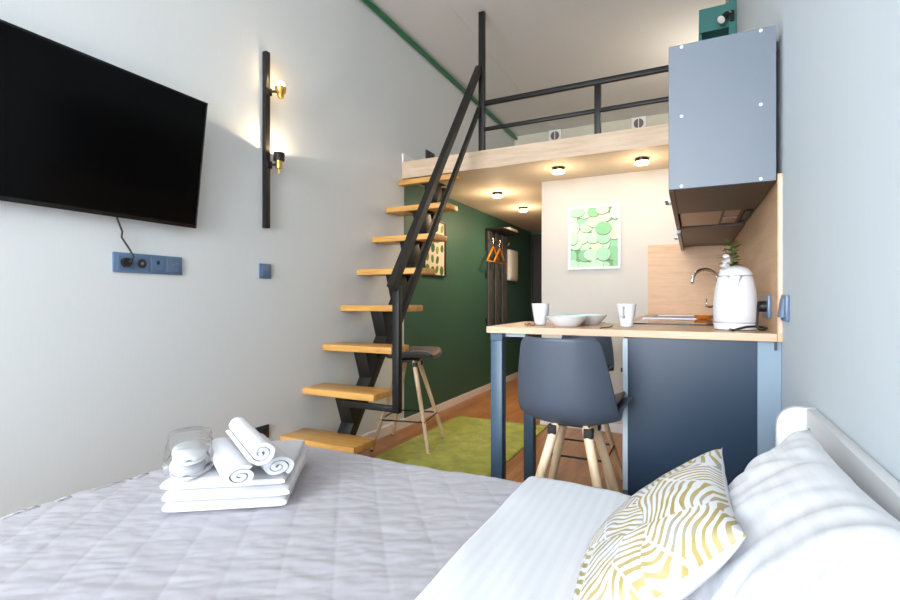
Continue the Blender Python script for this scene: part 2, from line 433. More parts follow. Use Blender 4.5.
def spread_xy(a, b):
    """a: across the bed 0..1 (x), b: 0..1 (y) -> point on the draped bedspread"""
    s_ = a * 2.06 - .36      # distance along x from the foot fold; negative hangs
    y0 = -.30; t_ = b * (FY - y0 + .30)
    yy = y0 + t_
    over_y = yy - FY
    foot = .56 + .10 * max(0, (min(yy, FY) - .6)) + .02 * math.sin(min(yy, FY) * 5)
    x = foot + max(s_, 0) * (1.77 - foot) / 1.70
    z = .507
    # soft bulge and quilted surface
    u1 = (x * .80 + yy * .62) / .105; v1 = (x * .62 - yy * .80) / .105
    q = (abs(math.sin(PI * u1)) * abs(math.sin(PI * v1))) ** .16
    wr = noise.noise(Vector((x * 9 + yy * 5, yy * 26 - x * 15, 1.3))) * .0032 + noise.noise(Vector((x * 4, yy * 4, 4.1))) * .005
    wr += noise.noise(Vector((x * 24 + yy * 14, yy * 60 - x * 35, 7.7))) * .0020
    d_ = .0034 * q + wr
    # round the far edge and the foot edge
    r = .05
    nx, ny, nz = 0, 0, 1
    if over_y > -r:
        k = over_y + r
        ang = min(k / r, PI / 2)
        yy = FY - r + r * math.sin(ang); z -= r * (1 - math.cos(ang)); z -= max(0, k - r * PI / 2)
        ny, nz = math.sin(ang), math.cos(ang)
        if k > r: yy += .012 * math.sin(x * 22) * min(1, (k - r) * 6)
    if s_ < r:
        k = r - s_
        ang = min(k / r, PI / 2)
        x = foot + r - r * math.sin(ang); z -= r * (1 - math.cos(ang)) + max(0, k - r * PI / 2)
        nx = -math.sin(ang); nz *= math.cos(ang)
        if k > r: x -= .01 * math.sin(yy * 20) * min(1, (k - r) * 6)
    if z < .05: z = .05
    return Vector((x + nx * d_, yy + ny * d_, z + nz * d_))
mb = MB(); mb.grid(430, 420, spread_xy)
spread = mb.build('bedspread', M['spread'], smooth=True)
spread.modifiers.new('thick', 'SOLIDIFY').thickness = .005
tag(spread, 'lilac grey quilted bedspread covering the foot of the bed', 'bedspread')

def sheet_xy(a, b):
    x = 1.690 + a * .675
    y0 = -.29; yy = y0 + b * (FY + .012 - y0 + .20)
    x += .015 * math.sin(yy * 2.3) * (1 - a)
    edge = FY + .012 - max(0, (x - 1.95)) * .25
    z = .535 - .02 * a
    r = .045
    ex = x - 1.69
    z += .006 * fold_noise(x, yy, 4, 2) + .0025 * fold_noise(x * 3, yy, 6, 3)
    if ex < .03: z -= .028 * (1 - ex / .03) ** 2
    k = yy - edge + r
    if k > 0:
        ang = min(k / r, PI / 2); yy = edge - r + r * math.sin(ang); z -= r * (1 - math.cos(ang)) + max(0, k - r * PI / 2)
    return Vector((x, yy, z))
mb = MB(); mb.grid(90, 170, sheet_xy)
sheet = mb.build('duvet', M['sateen'], smooth=True)
sheet.modifiers.new('thick', 'SOLIDIFY').thickness = .006
tag(sheet, 'white striped satin duvet at the head end of the bed', 'duvet')

def pillow(name, C, U, V, hw, hh, T, front, back, label, cat, wr=.006, seed=0, bend=0, n=44, pinch=.09):
    U = Vector(U).normalized(); V = Vector(V); V = (V - U * V.dot(U)).normalized(); N = U.cross(V)
    C = Vector(C)
    mb = MB()
    def side(sg):
        def fn(a, b):
            u = a * 2 - 1; v = b * 2 - 1
            x = hw * u * (1 - pinch * (1 - v * v) * abs(u)); y = hh * v * (1 - pinch * (1 - u * u) * abs(v))
            t = T / 2 * (max(0, (1 - u * u) * (1 - v * v))) ** .46
            t *= 1 + .12 * fold_noise(x * 4, y * 4, 1, seed + sg)
            m_ = min(1, t / .02)
            t += wr * m_ * (fold_noise(x, y, 7, seed + 3 * sg) + .6 * noise.noise(Vector((x * 30 - y * 8, y * 11 + x * 6, seed + sg))))
            z = sg * t + bend * (u * u)
            if sg < 0: z = sg * t * .8 + bend * (u * u)
            return Vector((x, y, z))
        return fn
    mb.grid(n, n, side(1), m=front); mb.grid(n, n, side(-1), m=back)
    bmesh.ops.remove_doubles(mb.bm, verts=mb.bm.verts, dist=.0004)
    o = mb.build(name, front, local=True, smooth=True)
    mx = Matrix((U, V, N)).transposed().to_4x4(); mx.translation = C
    o.matrix_world = mx
    return tag(o, label, cat)
# U runs along the top edge, V up the face, N = U x V looks towards the room
pillow('cushion', (2.078, .905, .626), (.02, -1, -.02), (.225, .02, .25), .19, .178, .135, M['leafprint'], M['cotton'],
       'white cushion printed with gold palm leaves leaning on white pillows', 'cushion', .003, 5)
pillow('pillow', (2.250, .835, .655), (.03, -1, .02), (.15, .02, .24), .30, .187, .165, M['sateen_p'], M['sateen_p'],
       'white striped pillow propped between headboard and leaf print cushion', 'pillow', .018, 9)
pillow('pillow', (2.215, .30, .635), (.02, -1, -.02), (.19, 0, .21), .29, .19, .16, M['sateen_p'], M['sateen_p'],
       'creased white pillow overlapping the upright striped pillow, nearer the viewer', 'pillow', .018, 15)

# towels
SD = Vector((.82, .565, 0)).normalized(); SN = Vector((-SD.y, SD.x, 0))   # along the front of the pile, into the pile
S0 = Vector((.955, .775, .512))
def towel(k, z0, h, label):
    Lw = .30 + .006 * (k % 2); Ld = .365 - .008 * k
    off = SD * (.004 * math.sin(k * 2.3)) + SN * (.004 * math.cos(k * 3))
    mb = MB()
    def fn(a, b):
        # closed cross-section along width (a): rounded fold on one side; b runs into the pile
        ang = a * 2 * PI
        cx = math.cos(ang); sz = math.sin(ang)
        px = (abs(cx) ** .16) * (1 if cx >= 0 else -1); pz = (abs(sz) ** .55) * (1 if sz >= 0 else -1)
        w = Lw / 2 * px; zz = h / 2 * pz
        # the visible fold between the two layers at the front
        d_ = b * Ld
        end = min(1, math.sin(PI * min(max(b, .0), 1)) * 9) ** .5
        zz *= .55 + .45 * end
        zz -= .0
        p = S0 + off + SD * (Lw / 2 + w) + SN * d_
        p.z = z0 + h / 2 + zz + .0015 * noise.noise(Vector((w * 22, d_ * 22, k * 5.0)))
        p += SD * .0025 * noise.noise(Vector((d_ * 30, zz * 60, k)))
        return p
    vs = mb.grid(56, 26, fn, closed_u=True)
    mb.bm.faces.new([r[0] for r in vs]); mb.bm.faces.new([r[-1] for r in vs][::-1])
    o = mb.build('folded_towel', M['towel'], smooth=50)
    tag(o, label, 'towel', 'folded towels piled on the bed')
for k, (h, lb) in enumerate(((.030, 'folded white towel at the bottom of the pile on the bedspread'),
                             (.027, 'folded white towel in the middle of the pile of three'),
                             (.025, 'folded white towel on top of the pile, under the rolls'))):
    towel(k, .512 + (0, .0305, .058)[k], h, lb)
ZT = .512 + .0835
def roll(p_end, d, L, r0, label, seed, sa=1.0, sb=.93):
    d = Vector(d).normalized(); a = d.cross(Vector((0, 0, 1))).normalized(); b = a.cross(d)
    p_end = Vector(p_end); mb = MB(); turns = 2.3; n = 100; th = .0105
    inner = .006
    outer_r = r0
    def ring(t, lng, sgn):
        ang = t * turns * 2 * PI + seed
        r = inner + (outer_r - inner) * t - (0 if sgn > 0 else th)
        r = max(r, .001)
        wob = 1 + .05 * noise.noise(Vector((math.cos(ang) * 2, math.sin(ang) * 2, seed + t * 3)))
        bulge = 1 + .02 * noise.noise(Vector((lng * 14, ang, seed)))
        p = p_end - d * lng + a * r * sa * wob * bulge * math.cos(ang) + b * r * sb * wob * bulge * math.sin(ang)
        return p
    nl = 12
    outs, ins = [], []
    for i in range(n):
        t = i / (n - 1)
        e = .004 * noise.noise(Vector((t * 9, seed, 1)))
        outs.append([mb.bm.verts.new(ring(t, e + j / (nl - 1) * L, 1)) for j in range(nl)])
        ins.append([mb.bm.verts.new(ring(t, e + j / (nl - 1) * L, -1)) for j in range(nl)])
    F = mb.bm.faces.new
    for i in range(n - 1):
        for j in range(nl - 1):
            F((outs[i][j], outs[i + 1][j], outs[i + 1][j + 1], outs[i][j + 1])); F((ins[i][j], ins[i][j + 1], ins[i + 1][j + 1], ins[i + 1][j]))
        for j in (0, nl - 1): F((outs[i][j], ins[i][j], ins[i + 1][j], outs[i + 1][j]))
    for i in (0, n - 1):
        for j in range(nl - 1): F((outs[i][j], outs[i][j + 1], ins[i][j + 1], ins[i][j]))
    o = mb.build('rolled_towel', M['towel'], smooth=60)
    tag(o, label, 'towel', 'rolled towels on the pile')
RD = (.87, -.49, 0)
roll((1.165, .835, ZT + .0285), RD, .29, .036, 'rolled white towel beside the bagged slippers, on the pile', .4, 1.22, .76)
roll((1.192, .927, ZT + .0285), RD, .28, .036, 'rolled white towel on the side of the pile facing the stairs', 2.2, 1.22, .76)
roll((1.207, .862, ZT + .0845), (.87, -.49, -.02), .29, .035, 'rolled white towel lying on top of the two other rolls', 4.0, 1.0, .90)

# slippers in a clear bag
def slipper(c, label, k):
    d = Vector((.80, -.60, 0)).normalized(); a = Vector((-d.y, d.x, 0))
    s_ = thing('slipper', label, 'slipper', c, 'bagged slippers')
    c = Vector(c)
    def outline(t, sc_=1):
        ang = 2 * PI * t; x = math.cos(ang); y = math.sin(ang)
        w = .040 * (1 + .18 * x) * sc_
        return d * (x * .105 * sc_) + a * (y * w)
    mb = MB()
    mb.ring_loft([[c + outline(i / 28) + Vector((0, 0, z)) for i in range(28)] for z in (0, .007)])
    mb.build('sole', M['towel'], s_, smooth=40)
    mb = MB()
    def fn(u, v):
        ph = (u - .5) * PI; t = -.15 + v * 1.13
        w = .041 * math.sqrt(max(0.02, 1 - (max(t, 0)) ** 2)) * 1.05
        return c + d * (t * .103) + a * (math.sin(ph) * w) + Vector((0, 0, .008 + math.cos(ph) * .024 * math.sqrt(max(.05, 1 - max(t, 0) ** 2))))
    mb.grid(18, 12, fn)
    up = mb.build('upper', M['towel'], s_, smooth=True); up.modifiers.new('t', 'SOLIDIFY').thickness = .002
slipper((.925, .868, ZT + .004), 'lower white slipper inside the clear bag beside towel rolls', 0)
slipper((.920, .878, ZT + .038), 'upper white slipper inside the clear bag beside towel rolls', 1)
mb = MB()
dd = Vector((.80, -.60, 0)).normalized(); aa = Vector((-dd.y, dd.x, 0)); cb = Vector((.915, .880, ZT))
def bag(u, v):
    ang = u * 2 * PI; t = v * 2 - 1
    k = (1 - abs(t) ** 5)
    w = .056; h = .038 * (k ** .5) + .002
    if t < -.7: w *= 1.0
    ca, sa = math.cos(ang), math.sin(ang)
    pz = .042 + h * (abs(sa) ** .8) * (1 if sa > 0 else -1)
    p = cb + dd * (t * .135) + aa * (w * (abs(ca) ** .6) * (1 if ca > 0 else -1)); p.z += pz
    p += Vector((1, 1, 1)) * .004 * noise.noise(Vector((ca * 3, sa * 3, t * 9)))
    if t < -.78: p.z += (-.78 - t) * .10
    return p
mb.grid(40, 34, bag, closed_u=True)
tag(mb.build('plastic_bag', M['film'], smooth=True), 'clear crinkled plastic bag holding the white slippers', 'bag')

# ------------------------------------------------------------------ staircase
st = thing('staircase', 'open staircase with pine treads and black zigzag steel support', 'staircase', (.3, 2.2, 0))
yn = lambda n: 2.105 + .1815 * (n - 1)
zn = lambda n: .264 + .2508 * (n - 1)
for n in range(1, 9):
    y = yn(n); z = zn(n)
    if n == 8: bx(.003, .53, y, 3.438, z - .04, z, .004).build('tread', M['tread'], st, smooth=40)
    if n < 8: bx(.003, .53, y, y + .205, z - .04, z, .004).build('tread', M['tread'], st, smooth=40)
slope = .2508 / .1815
def yb(z, off): return 2.105 + off + (z - .264) / slope
mb = MB()
zt = 1.975
mb.prism([(yb(.0, .247), .0), (yb(.0, .325), 0), (yb(zt, .325), zt), (yb(zt, .247), zt)], 'x', .222, .317, .003)
for n in range(2, 9):
    y = yn(n); zu = zn(n) - .0405
    mb.prism([(y + .035, zu), (y + .150, zu), (y + .195, zu - .09), (y + .16, zu - .14), (y + .100, zu - .180)], 'x', .223, .316, .002)
    mb.box(.185, .355, y + .03, y + .185, zu, zu + .0003)
mb.build('stringer', M['black_metal'], st, smooth=30)
bx(.215, .325, 2.11, 2.40, 0.0, .012).build('floor_plate', M['black_metal'], st)
bx(.06, .50, 2.13, 2.16, .0, .223).build('step_support', M['tread'], st)
bx(.669, .711, 2.262, 2.302, .43, 1.13, .003).build('newel_post', M['black_metal'], st, smooth=30)
bx(.316, .669, 2.266, 2.298, .433, .466, .002).build('post_arm', M['black_metal'], st, smooth=30)
def bar(p0, p1, w, h):
    """flat bar in the y-z plane of the railing: w across x, h in the plane"""
    p0, p1 = Vector(p0), Vector(p1); d = (p1 - p0).normalized(); nrm = Vector((1, 0, 0)).cross(d)
    mb = MB(); e = [(-w / 2, -h / 2), (w / 2, -h / 2), (w / 2, h / 2), (-w / 2, h / 2)]
    mb.ring_loft([[p + Vector((1, 0, 0)) * a + nrm * b for a, b in e] for p in (p0, p1)])
    return mb
bar((.69, 2.225, 1.115), (.69, 3.437, 2.815), .042, .042).build('handrail', M['black_metal'], st)
bar((.69, 2.302, .93), (.69, 3.437, 2.505), .026, .030).build('mid_rail', M['black_metal'], st)

# loft railing
lr = thing('loft_railing', 'black steel railing with tall post on the loft edge', 'railing', (1.5, YL + .02, ZS + .135))
PY0, PY1 = YL + .002, YL + .042
bx(.681, .725, PY0, PY1, ZS + .135, 3.243, .002).build('tall_post', M['black_metal'], lr, smooth=30)
bx(1.54, 1.582, PY0, PY1, ZS + .135, 2.53, .002).build('post', M['black_metal'], lr, smooth=30)
bx(2.35, 2.39, PY0, PY1, ZS + .135, 2.53, .002).build('post', M['black_metal'], lr, smooth=30)
bx(.725, 2.40, PY0 + .003, PY1 - .003, 2.53, 2.562, .002).build('top_rail', M['black_metal'], lr, smooth=30)
for a, b in ((.725, 1.54), (1.582, 2.35)):
    bx(a, b, PY0 + .006, PY1 - .006, 2.337, 2.361, .002).build('mid_rail', M['black_metal'], lr, smooth=30)

# ------------------------------------------------------------------ television
tv = thing('television', 'large black flat TV tilted on the grey wall', 'television', (0, 1.03, 1.67))
TY0, TY1 = .505, 1.537
tl = math.atan2(.08, .572)
def tvm(): 
    return Matrix.Translation((.040, 0, 1.387)) @ Matrix.Rotation(tl, 4, 'Y')
T = tvm()
# local x: out of the wall, z: up
bx(-.035, .0, TY0 + .002, TY1 - .002, 0, .578, .004, mx=T).build('back_case', M['tv_case'], tv)
mb = MB()
mb.box(.0, .012, TY0, TY1, 0, .016, mx=T); mb.box(.0, .012, TY0, TY1, .572, .58, mx=T)
mb.box(.0, .012, TY0, TY0 + .008, .016, .572, mx=T); mb.box(.0, .012, TY1 - .008, TY1, .016, .572, mx=T)
mb.build('bezel', M['tv_case'], tv)
bx(0, .010, TY0 + .008, TY1 - .008, .016, .572, mx=T).build('screen', M['screen'], tv)
bx(.0122, .0128, TY1 - .0035, TY1 - .0015, .0, .57, mx=T).build('edge_trim', M['silver'], tv)
bx(.001, .03, .85, 1.15, 1.42, 1.60).build('wall_bracket', M['black_metal'], tv)
MB().tube([(.02, 1.19, 1.42), (.02, 1.205, 1.375), (.018, 1.222, 1.335), (.018, 1.220, 1.31), (.022, 1.250, 1.262), (.03, 1.262, 1.232), (.034, 1.250, 1.213), (.03, 1.243, 1.209)], .004, 8).build('power_cable', M['cable'], tv, smooth=True)

# sockets
def disc_x(mb, c, r, d0, d1, n=24, m=None):
    mb.ring_loft([[Vector((x, c[0] + r * math.cos(2 * PI * i / n), c[1] + r * math.sin(2 * PI * i / n))) for i in range(n)] for x in (d0, d1)], m=m)
s4 = thing('socket_panel', 'steel blue four-gang socket panel under the TV', 'socket', (0, 1.344, 1.166))
bx(0, .009, 1.192, 1.496, 1.166, 1.249, .002).build('cover_plate', M['socket'], s4, smooth=40)
for k in range(4):
    cy = 1.2385 + .0705 * k
    if k < 2:
        mb = MB(); mb.box(.009, .0105, cy - .029, cy + .029, 1.178, 1.237, .001)
        mb.build('socket_insert', M['socket'], s4)
        mb = MB(); disc_x(mb, (cy, 1.2075), .02, .0105, .0112); f = mb.build('socket_well', M['dark_socket'], s4)
        if k == 1:
            mb = MB(); disc_x(mb, (cy, 1.2075), .007, .0112, .0125, 12); mb.build('earth_clip', M['silver'], s4)
        else:
            mb = MB(); disc_x(mb, (cy, 1.2075), .0185, .0112, .03); mb.build('plug', M['cable'], s4)
    else:
        bx(.009, .0105, cy - .029, cy + .029, 1.178, 1.237, .001).build('socket_insert', M['socket'], s4)
        if k == 2: bx(.0105, .0112, cy - .007, cy + .007, 1.207, 1.224).build('data_port', M['dark_socket'], s4)
        else:
            mb = MB(); disc_x(mb, (cy, 1.205), .006, .0105, .016, 12); mb.build('aerial_jack', M['silver'], s4)
sw = thing('light_switch', 'square steel blue light switch below the wall lamp', 'light switch', (0, 1.995, 1.17))
bx(0, .009, 1.953, 2.036, 1.170, 1.252, .002).build('cover_plate', M['socket'], sw, smooth=40)
bx(.009, .014, 1.966, 2.023, 1.183, 1.239, .002).build('rocker', M['socket'], sw, smooth=40)
ls = thing('wall_socket', 'dark double wall socket low on the wall behind the towels', 'socket', (0, 1.96, .28))
bx(0, .010, 1.87, 2.02, .277, .352, .002).build('cover_plate', M['dark_socket'], ls, smooth=40)
for cy in (1.908, 1.982):
    mb = MB(); disc_x(mb, (cy, .3145), .021, .010, .0108); mb.build('socket_well', M['cable'], ls)
lo = thing('wall_socket', 'dark double wall socket on the wall above the loft floor', 'socket', (0, 3.92, 2.33))
bx(0, .010, 3.835, 3.995, 2.318, 2.398, .002).build('cover_plate', M['dark_socket'], lo, smooth=40)
for cy in (3.877, 3.953):
    mb = MB(); disc_x(mb, (cy, 2.358), .022, .010, .0108); mb.build('socket_well', M['cable'], lo)

# wall lamp
wl = thing('wall_lamp', 'tall black bar wall lamp with two brass spots', 'wall lamp', (0, 1.998, 1.45))
bx(0, .030, 1.978, 2.008, 1.45, 2.43, .002).build('bar', M['black_metal'], wl, smooth=30)
bx(.030, .0305, 1.985, 2.001, 1.46, 2.42).build('channel', M['bronze'], wl)
# upper head: brass cup holding a bare glowing bulb
LX, LY = .085, 2.03
MB().tube([(.03, 1.993, 2.205), (.06, 2.0, 2.205), (.08, 2.02, 2.207)], .007, 10).build('arm', M['black_metal'], wl, smooth=True)
bx(.03, .045, 1.978, 2.008, 2.185, 2.225, .002).build('clamp', M['black_metal'], wl)
h1 = MB().lathe([(.006, -.035), (.008, -.03), (.016, -.028), (.02, -.008), (.028, 0), (.030, .03), (.029, .03), (.02, .012)], (LX, LY, 2.205), 24).build('brass_cup', M['brass'], wl, smooth=50)
MB().lathe([(.004, .005), (.016, .014), (.0225, .032), (.0225, .043), (.015, .058), (.004, .064)], (LX, LY, 2.205), 20).build('bulb', M['bulb'], h1, smooth=True)
# lower head: black cylinder on brass neck, open at the top
MB().tube([(.03, 1.993, 1.80), (.06, 2.0, 1.80), (.08, 2.015, 1.80)], .007, 10).build('arm', M['black_metal'], wl, smooth=True)
bx(.03, .045, 1.978, 2.008, 1.78, 1.82, .002).build('clamp', M['black_metal'], wl)
h2 = MB().lathe([(.004, -.05), (.004, -.022), (.019, -.02), (.020, .022), (.0195, .022)], (LX, LY - .012, 1.80), 24).build('brass_neck', M['brass'], wl, smooth=50)
MB().lathe([(.018, .022), (.030, .022), (.030, .066), (.027, .066), (.026, .03), (.01, .028)], (LX, LY - .012, 1.80), 24, cap=False).build('black_shade', M['black_metal'], h2, smooth=50)
MB().lathe([(.004, .03), (.012, .034), (.014, .045), (.006, .056)], (LX, LY - .012, 1.80), 16).build('bulb', M['bulb'], h2, smooth=True)

# ------------------------------------------------------------------ pictures
def ell(mb, cx, cy, rx, ry, rot, P, col, n=26, notch=0):
    vs = []
    for i in range(n):
        a = 2 * PI * i / n
        r = 1.0
        if notch and (a < .22 or a > 2 * PI - .22): r = .25
        x = rx * r * math.cos(a); y = ry * r * math.sin(a)
        vs.append(mb.bm.verts.new(P(cx + x * math.cos(rot) - y * math.sin(rot), cy + x * math.sin(rot) + y * math.cos(rot))))
    f = mb.bm.faces.new(vs)
    lay = mb.bm.loops.layers.color.get('Col') or mb.bm.loops.layers.color.new('Col')
    for l in f.loops: l[lay] = (*col, 1)
def quad(mb, P, x0, x1, y0, y1, col):
    f = mb.bm.faces.new([mb.bm.verts.new(P(*p)) for p in ((x0, y0), (x1, y0), (x1, y1), (x0, y1))])
    lay = mb.bm.loops.layers.color.get('Col') or mb.bm.loops.layers.color.new('Col')
    for l in f.loops: l[lay] = (*col, 1)
def s2l(r, g, b): return (r / 255, g / 255, b / 255)
px0, px1, pz0, pz1 = 1.226, 1.636, 1.298, 1.812
yfr = YP - .022
kp = thing('framed_picture', 'white framed print of pale green lily pads on beige wall', 'picture', (1.431, YP, 1.298))
mb = MB(); fw = .020
mb.box(px0, px1, yfr, YP - .001, pz0, pz0 + fw); mb.box(px0, px1, yfr, YP - .001, pz1 - fw, pz1)
mb.box(px0, px0 + fw, yfr, YP - .001, pz0 + fw, pz1 - fw); mb.box(px1 - fw, px1, yfr, YP - .001, pz0 + fw, pz1 - fw)
mb.build('frame', M['white_paint'], kp)
mb = MB(); rr = random.Random(3)
lay_n = [0]
def PK(depth): return lambda x, y: Vector((x, yfr + .012 - depth, y))
quad(mb, PK(0), px0 + fw, px1 - fw, pz0 + fw, pz1 - fw, s2l(120, 165, 120))
greens = [(184, 224, 190), (168, 214, 180), (196, 228, 200), (150, 204, 168), (190, 222, 196), (140, 196, 150), (205, 232, 190)]
cells = [(i, j) for j in range(7) for i in range(5)]; rr.shuffle(cells)
k = 0
for (i, j) in cells:
    cx = px0 + .055 + i * .076 + rr.uniform(-.025, .025); cy = pz0 + .055 + j * .068 + rr.uniform(-.022, .022)
    r = rr.uniform(.050, .066); ry = r * rr.uniform(.72, 1)
    r = min(r, cx - px0 - .002, px1 - .002 - cx); ry = min(ry, cy - pz0 - .002, pz1 - .002 - cy)
    if min(r, ry) < .018: continue
    rm = min(r, ry) if abs(r - ry) > 0 else r
    dep = .0006 + k * .00016
    ell(mb, cx + .001, cy - .004, r, ry, 0, PK(dep), s2l(88, 104, 70) if k % 3 else s2l(120, 74, 56))
    g = greens[rr.randrange(len(greens))]
    g = s2l(*g)
    ell(mb, cx, cy, r * .985, ry * .975, 0, PK(dep + .00008), g)
    k += 1
mb.build('lily_pad_print', M['print'], kp)
# picture on the green wall
gp = thing('framed_picture', 'black framed print of hanging green leaves on green wall', 'picture', (.006, 3.98, 1.27))
gy0, gy1, gz0, gz1 = 3.775, 4.195, 1.268, 1.79; fw = .014
mb = MB()
mb.box(.006, .028, gy0, gy1, gz0, gz0 + fw); mb.box(.006, .028, gy0, gy1, gz1 - fw, gz1)
mb.box(.006, .028, gy0, gy0 + fw, gz0 + fw, gz1 - fw); mb.box(.006, .028, gy1 - fw, gy1, gz0 + fw, gz1 - fw)
mb.build('frame', M['frame_black'], gp)
mb = MB()
PG = lambda dep: (lambda y, z: Vector((.014 + dep, y, z)))
quad(mb, PG(0), gy0 + fw, gy1 - fw, gz0 + fw, gz1 - fw, s2l(232, 218, 200))
rr = random.Random(12); k = 0
for i in range(4):
    for j in range(5):
        if rr.random() < .12: continue
        cy = gy0 + .07 + i * .093 + rr.uniform(-.014, .014); cz = gz0 + .065 + j * .096 + rr.uniform(-.014, .014)
        g = rr.choice([(74, 112, 44), (104, 136, 60), (64, 98, 52), (140, 156, 92), (92, 128, 70)])
        ell(mb, cy, cz, rr.uniform(.034, .045), rr.uniform(.027, .037), rr.uniform(.6, 2.2), PG(.0004 + k * .00003), s2l(*g), 18, 0); k += 1
mb.build('leaf_print', M['print'], gp)

# ------------------------------------------------------------------ hallway: coat rack, hangers, fuse box
cr = thing('coat_rack', 'dark slatted coat rack with top shelf on green wall', 'coat rack', (.006, 5.6, .7))
bx(.008, .014, 5.23, 5.93, 1.62, 1.857).build('back_panel', M['door'], cr)
slat = mat('black slat with painted sheen', (.095, .095, .10), .25, .6)  # slats are black; the grey sheen they reflect is put into the colour
for a, b in ((5.285, 5.42), (5.515, 5.655), (5.745, 5.91)):
    bx(.014, .034, a, b, .70, 1.857, .002).build('slat', slat, cr)
for z in (1.30, .78): bx(.008, .014, 5.235, 5.925, z, z + .06).build('cross_rail', M['door'], cr)
bx(.008, .22, 5.23, 5.86, 1.858, 1.876, .002).build('top_shelf', M['door'], cr)
for y in (5.253, 5.463, 5.80):
    MB().tube([(.034, y, 1.74), (.075, y, 1.735), (.095, y, 1.745), (.10, y, 1.77)], .006, 8).build('hook', M['chrome'], cr, smooth=True)
o = MB().box(.09, .215, 5.50, 5.80, 1.8765, 1.915, .015, 3).build('folded_cloth', M['paper'], smooth=40)
tag(o, 'pale folded cloth lying on the coat rack shelf', 'cloth')
def hanger(y, label, first=None):
    if first: return copy_tree(first, (.0975, y, 1.756), 0, label)
    h = thing('coat_hanger', label, 'coat hanger', (.0975, y, 1.756), 'coat hangers on the rack')
    hk = [(0, .012 - .014 * math.cos(a) + .0, .0 + .016 * math.sin(a) + .002) for a in [i * PI / 8 for i in range(9)]]
    hk = [(0, y_ - .012, z_ - .008) for _, y_, z_ in hk]
    MB().tube(hk + [(0, .014, -.03), (0, 0, -.055), (0, 0, -.10)], .0048, 8).build('hook', M['chrome'], h, smooth=True, local=True)
    pts = [(0, -.19, -.27), (0, -.10, -.185), (0, 0, -.10), (0, .10, -.185), (0, .19, -.27)]
    MB().tube(pts, [.010, .012, .013, .012, .010], 10).build('shoulder', M['orange_wood'], h, smooth=True, local=True)
    MB().tube([(0, -.185, -.268), (0, .185, -.268)], .0075, 10).build('trouser_bar', M['orange_wood'], h, smooth=True, local=True)
    return h
h0 = hanger(5.25, 'orange wooden coat hanger on the rack hook by the stairs')
hanger(5.46, 'orange wooden coat hanger on the middle rack hook', h0)
fb = thing('fuse_box', 'white rounded fuse box on green wall beyond the rack', 'fuse box', (.006, 6.13, 1.3))
bx(.008, .06, 5.935, 6.27, 1.30, 1.70, .02, 3).build('housing', M['trim_white'], fb, smooth=40)
bx(.06, .067, 5.965, 6.24, 1.33, 1.67, .003).build('cover', M['trim_white'], fb, smooth=40)

# rug
mb = MB()
def rugf(a, b):
    x = .25 + a * .82; y = 2.52 + b * 1.47
    e = min(a, 1 - a, (b), (1 - b)) * 40
    z = .004 + .010 * min(1, e) + .003 * noise.noise(Vector((x * 26, y * 26, 0))) * min(1, e) + .002 * noise.noise(Vector((x * 90, y * 90, 0)))
    return Vector((x, y, max(.002, z)))
mb.grid(110, 190, rugf)
rug = mb.build('rug', M['rug'], smooth=True)
rug.modifiers.new('t', 'SOLIDIFY').thickness = .0018
tag(rug, 'lime green shaggy rug on the floor by the green wall', 'rug')

# ------------------------------------------------------------------ downlights under the loft
spots = [((1.236, 3.68), 'dark downlight under the loft in front of the lily pad picture'), ((1.823, 3.70), 'dark downlight under the loft beside the upper cabinet'),
         ((.515, 4.29), 'dark downlight over the hallway, closest to the staircase'), ((.505, 5.10), 'dark downlight over the hallway near the coat rack')]
for i, ((x, y), lb) in enumerate(spots):
    dl = thing('downlight', lb, 'ceiling light', (x, y, ZS), 'downlights under the loft')
    MB().lathe([(.047, -.001), (.047, -.024), (.0465, -.0245), (.041, -.0245)], (x, y, ZS), 32).build('housing', M['bronze'], dl, smooth=50)
    MB().lathe([(.0455, -.0246), (.0455, -.038), (.043, -.041), (.02, -.042)], (x, y, ZS), 28).build('diffuser', M['downlight'], dl, smooth=50)
    L = bpy.data.lights.new('downlight_glow', 'SPOT'); L.energy = 4 if i < 2 else 24; L.color = (1, .74, .48); L.spot_size = R(176); L.spot_blend = 1.0; L.shadow_soft_size = .04
    lo_ = bpy.data.objects.new('downlight_glow', L); COL.objects.link(lo_); lo_.parent = dl; lo_.location = (0, 0, -.05)
    L2 = bpy.data.lights.new('downlight_spill', 'POINT'); L2.energy = 2.2 if i < 2 else 5; L2.color = (1, .74, .48); L2.shadow_soft_size = .05
    l2_ = bpy.data.objects.new('downlight_spill', L2); COL.objects.link(l2_); l2_.parent = dl; l2_.location = (0, 0, -.17)

# loft: vents and teal unit
def vent(x, z, label):
    v = thing('air_vent', label, 'vent', (x, 6.3, z), 'fan vents on the loft wall')
    bx(x - .080, x + .080, 6.262, 6.299, z - .080, z + .080, .006).build('cover', M['trim_white'], v, smooth=40)
    def ringy(r, y0, y1, m_, nm, cut=False):
        mb = MB(); mb.ring_loft([[Vector((x + r * math.cos(2 * PI * i / 28), yy, z + r * math.sin(2 * PI * i / 28))) for i in range(28)] for yy in (y0, y1)]); return mb.build(nm, m_, v)
    ringy(.056, 6.2615, 6.258, M['seat_pad'], 'grille')
    bx(x - .005, x + .005, 6.252, 6.2575, z - .055, z + .055).build('grille_bar', M['trim_white'], v)
vent(.555, 3.168, 'white square fan vent on the loft wall, by tall railing post')
vent(1.567, 3.166, 'white square fan vent on the loft wall, by the cabinet')
tu = thing('shelf_unit', 'teal shelf unit standing on the loft floor', 'shelf unit', (2.29, 3.9, 2.18))
mb = MB()
mb.box(2.183, 2.359, 3.72, 4.1, 2.855, 3.012); mb.box(2.183, 2.200, 3.75, 4.1, 2.181, 2.855)
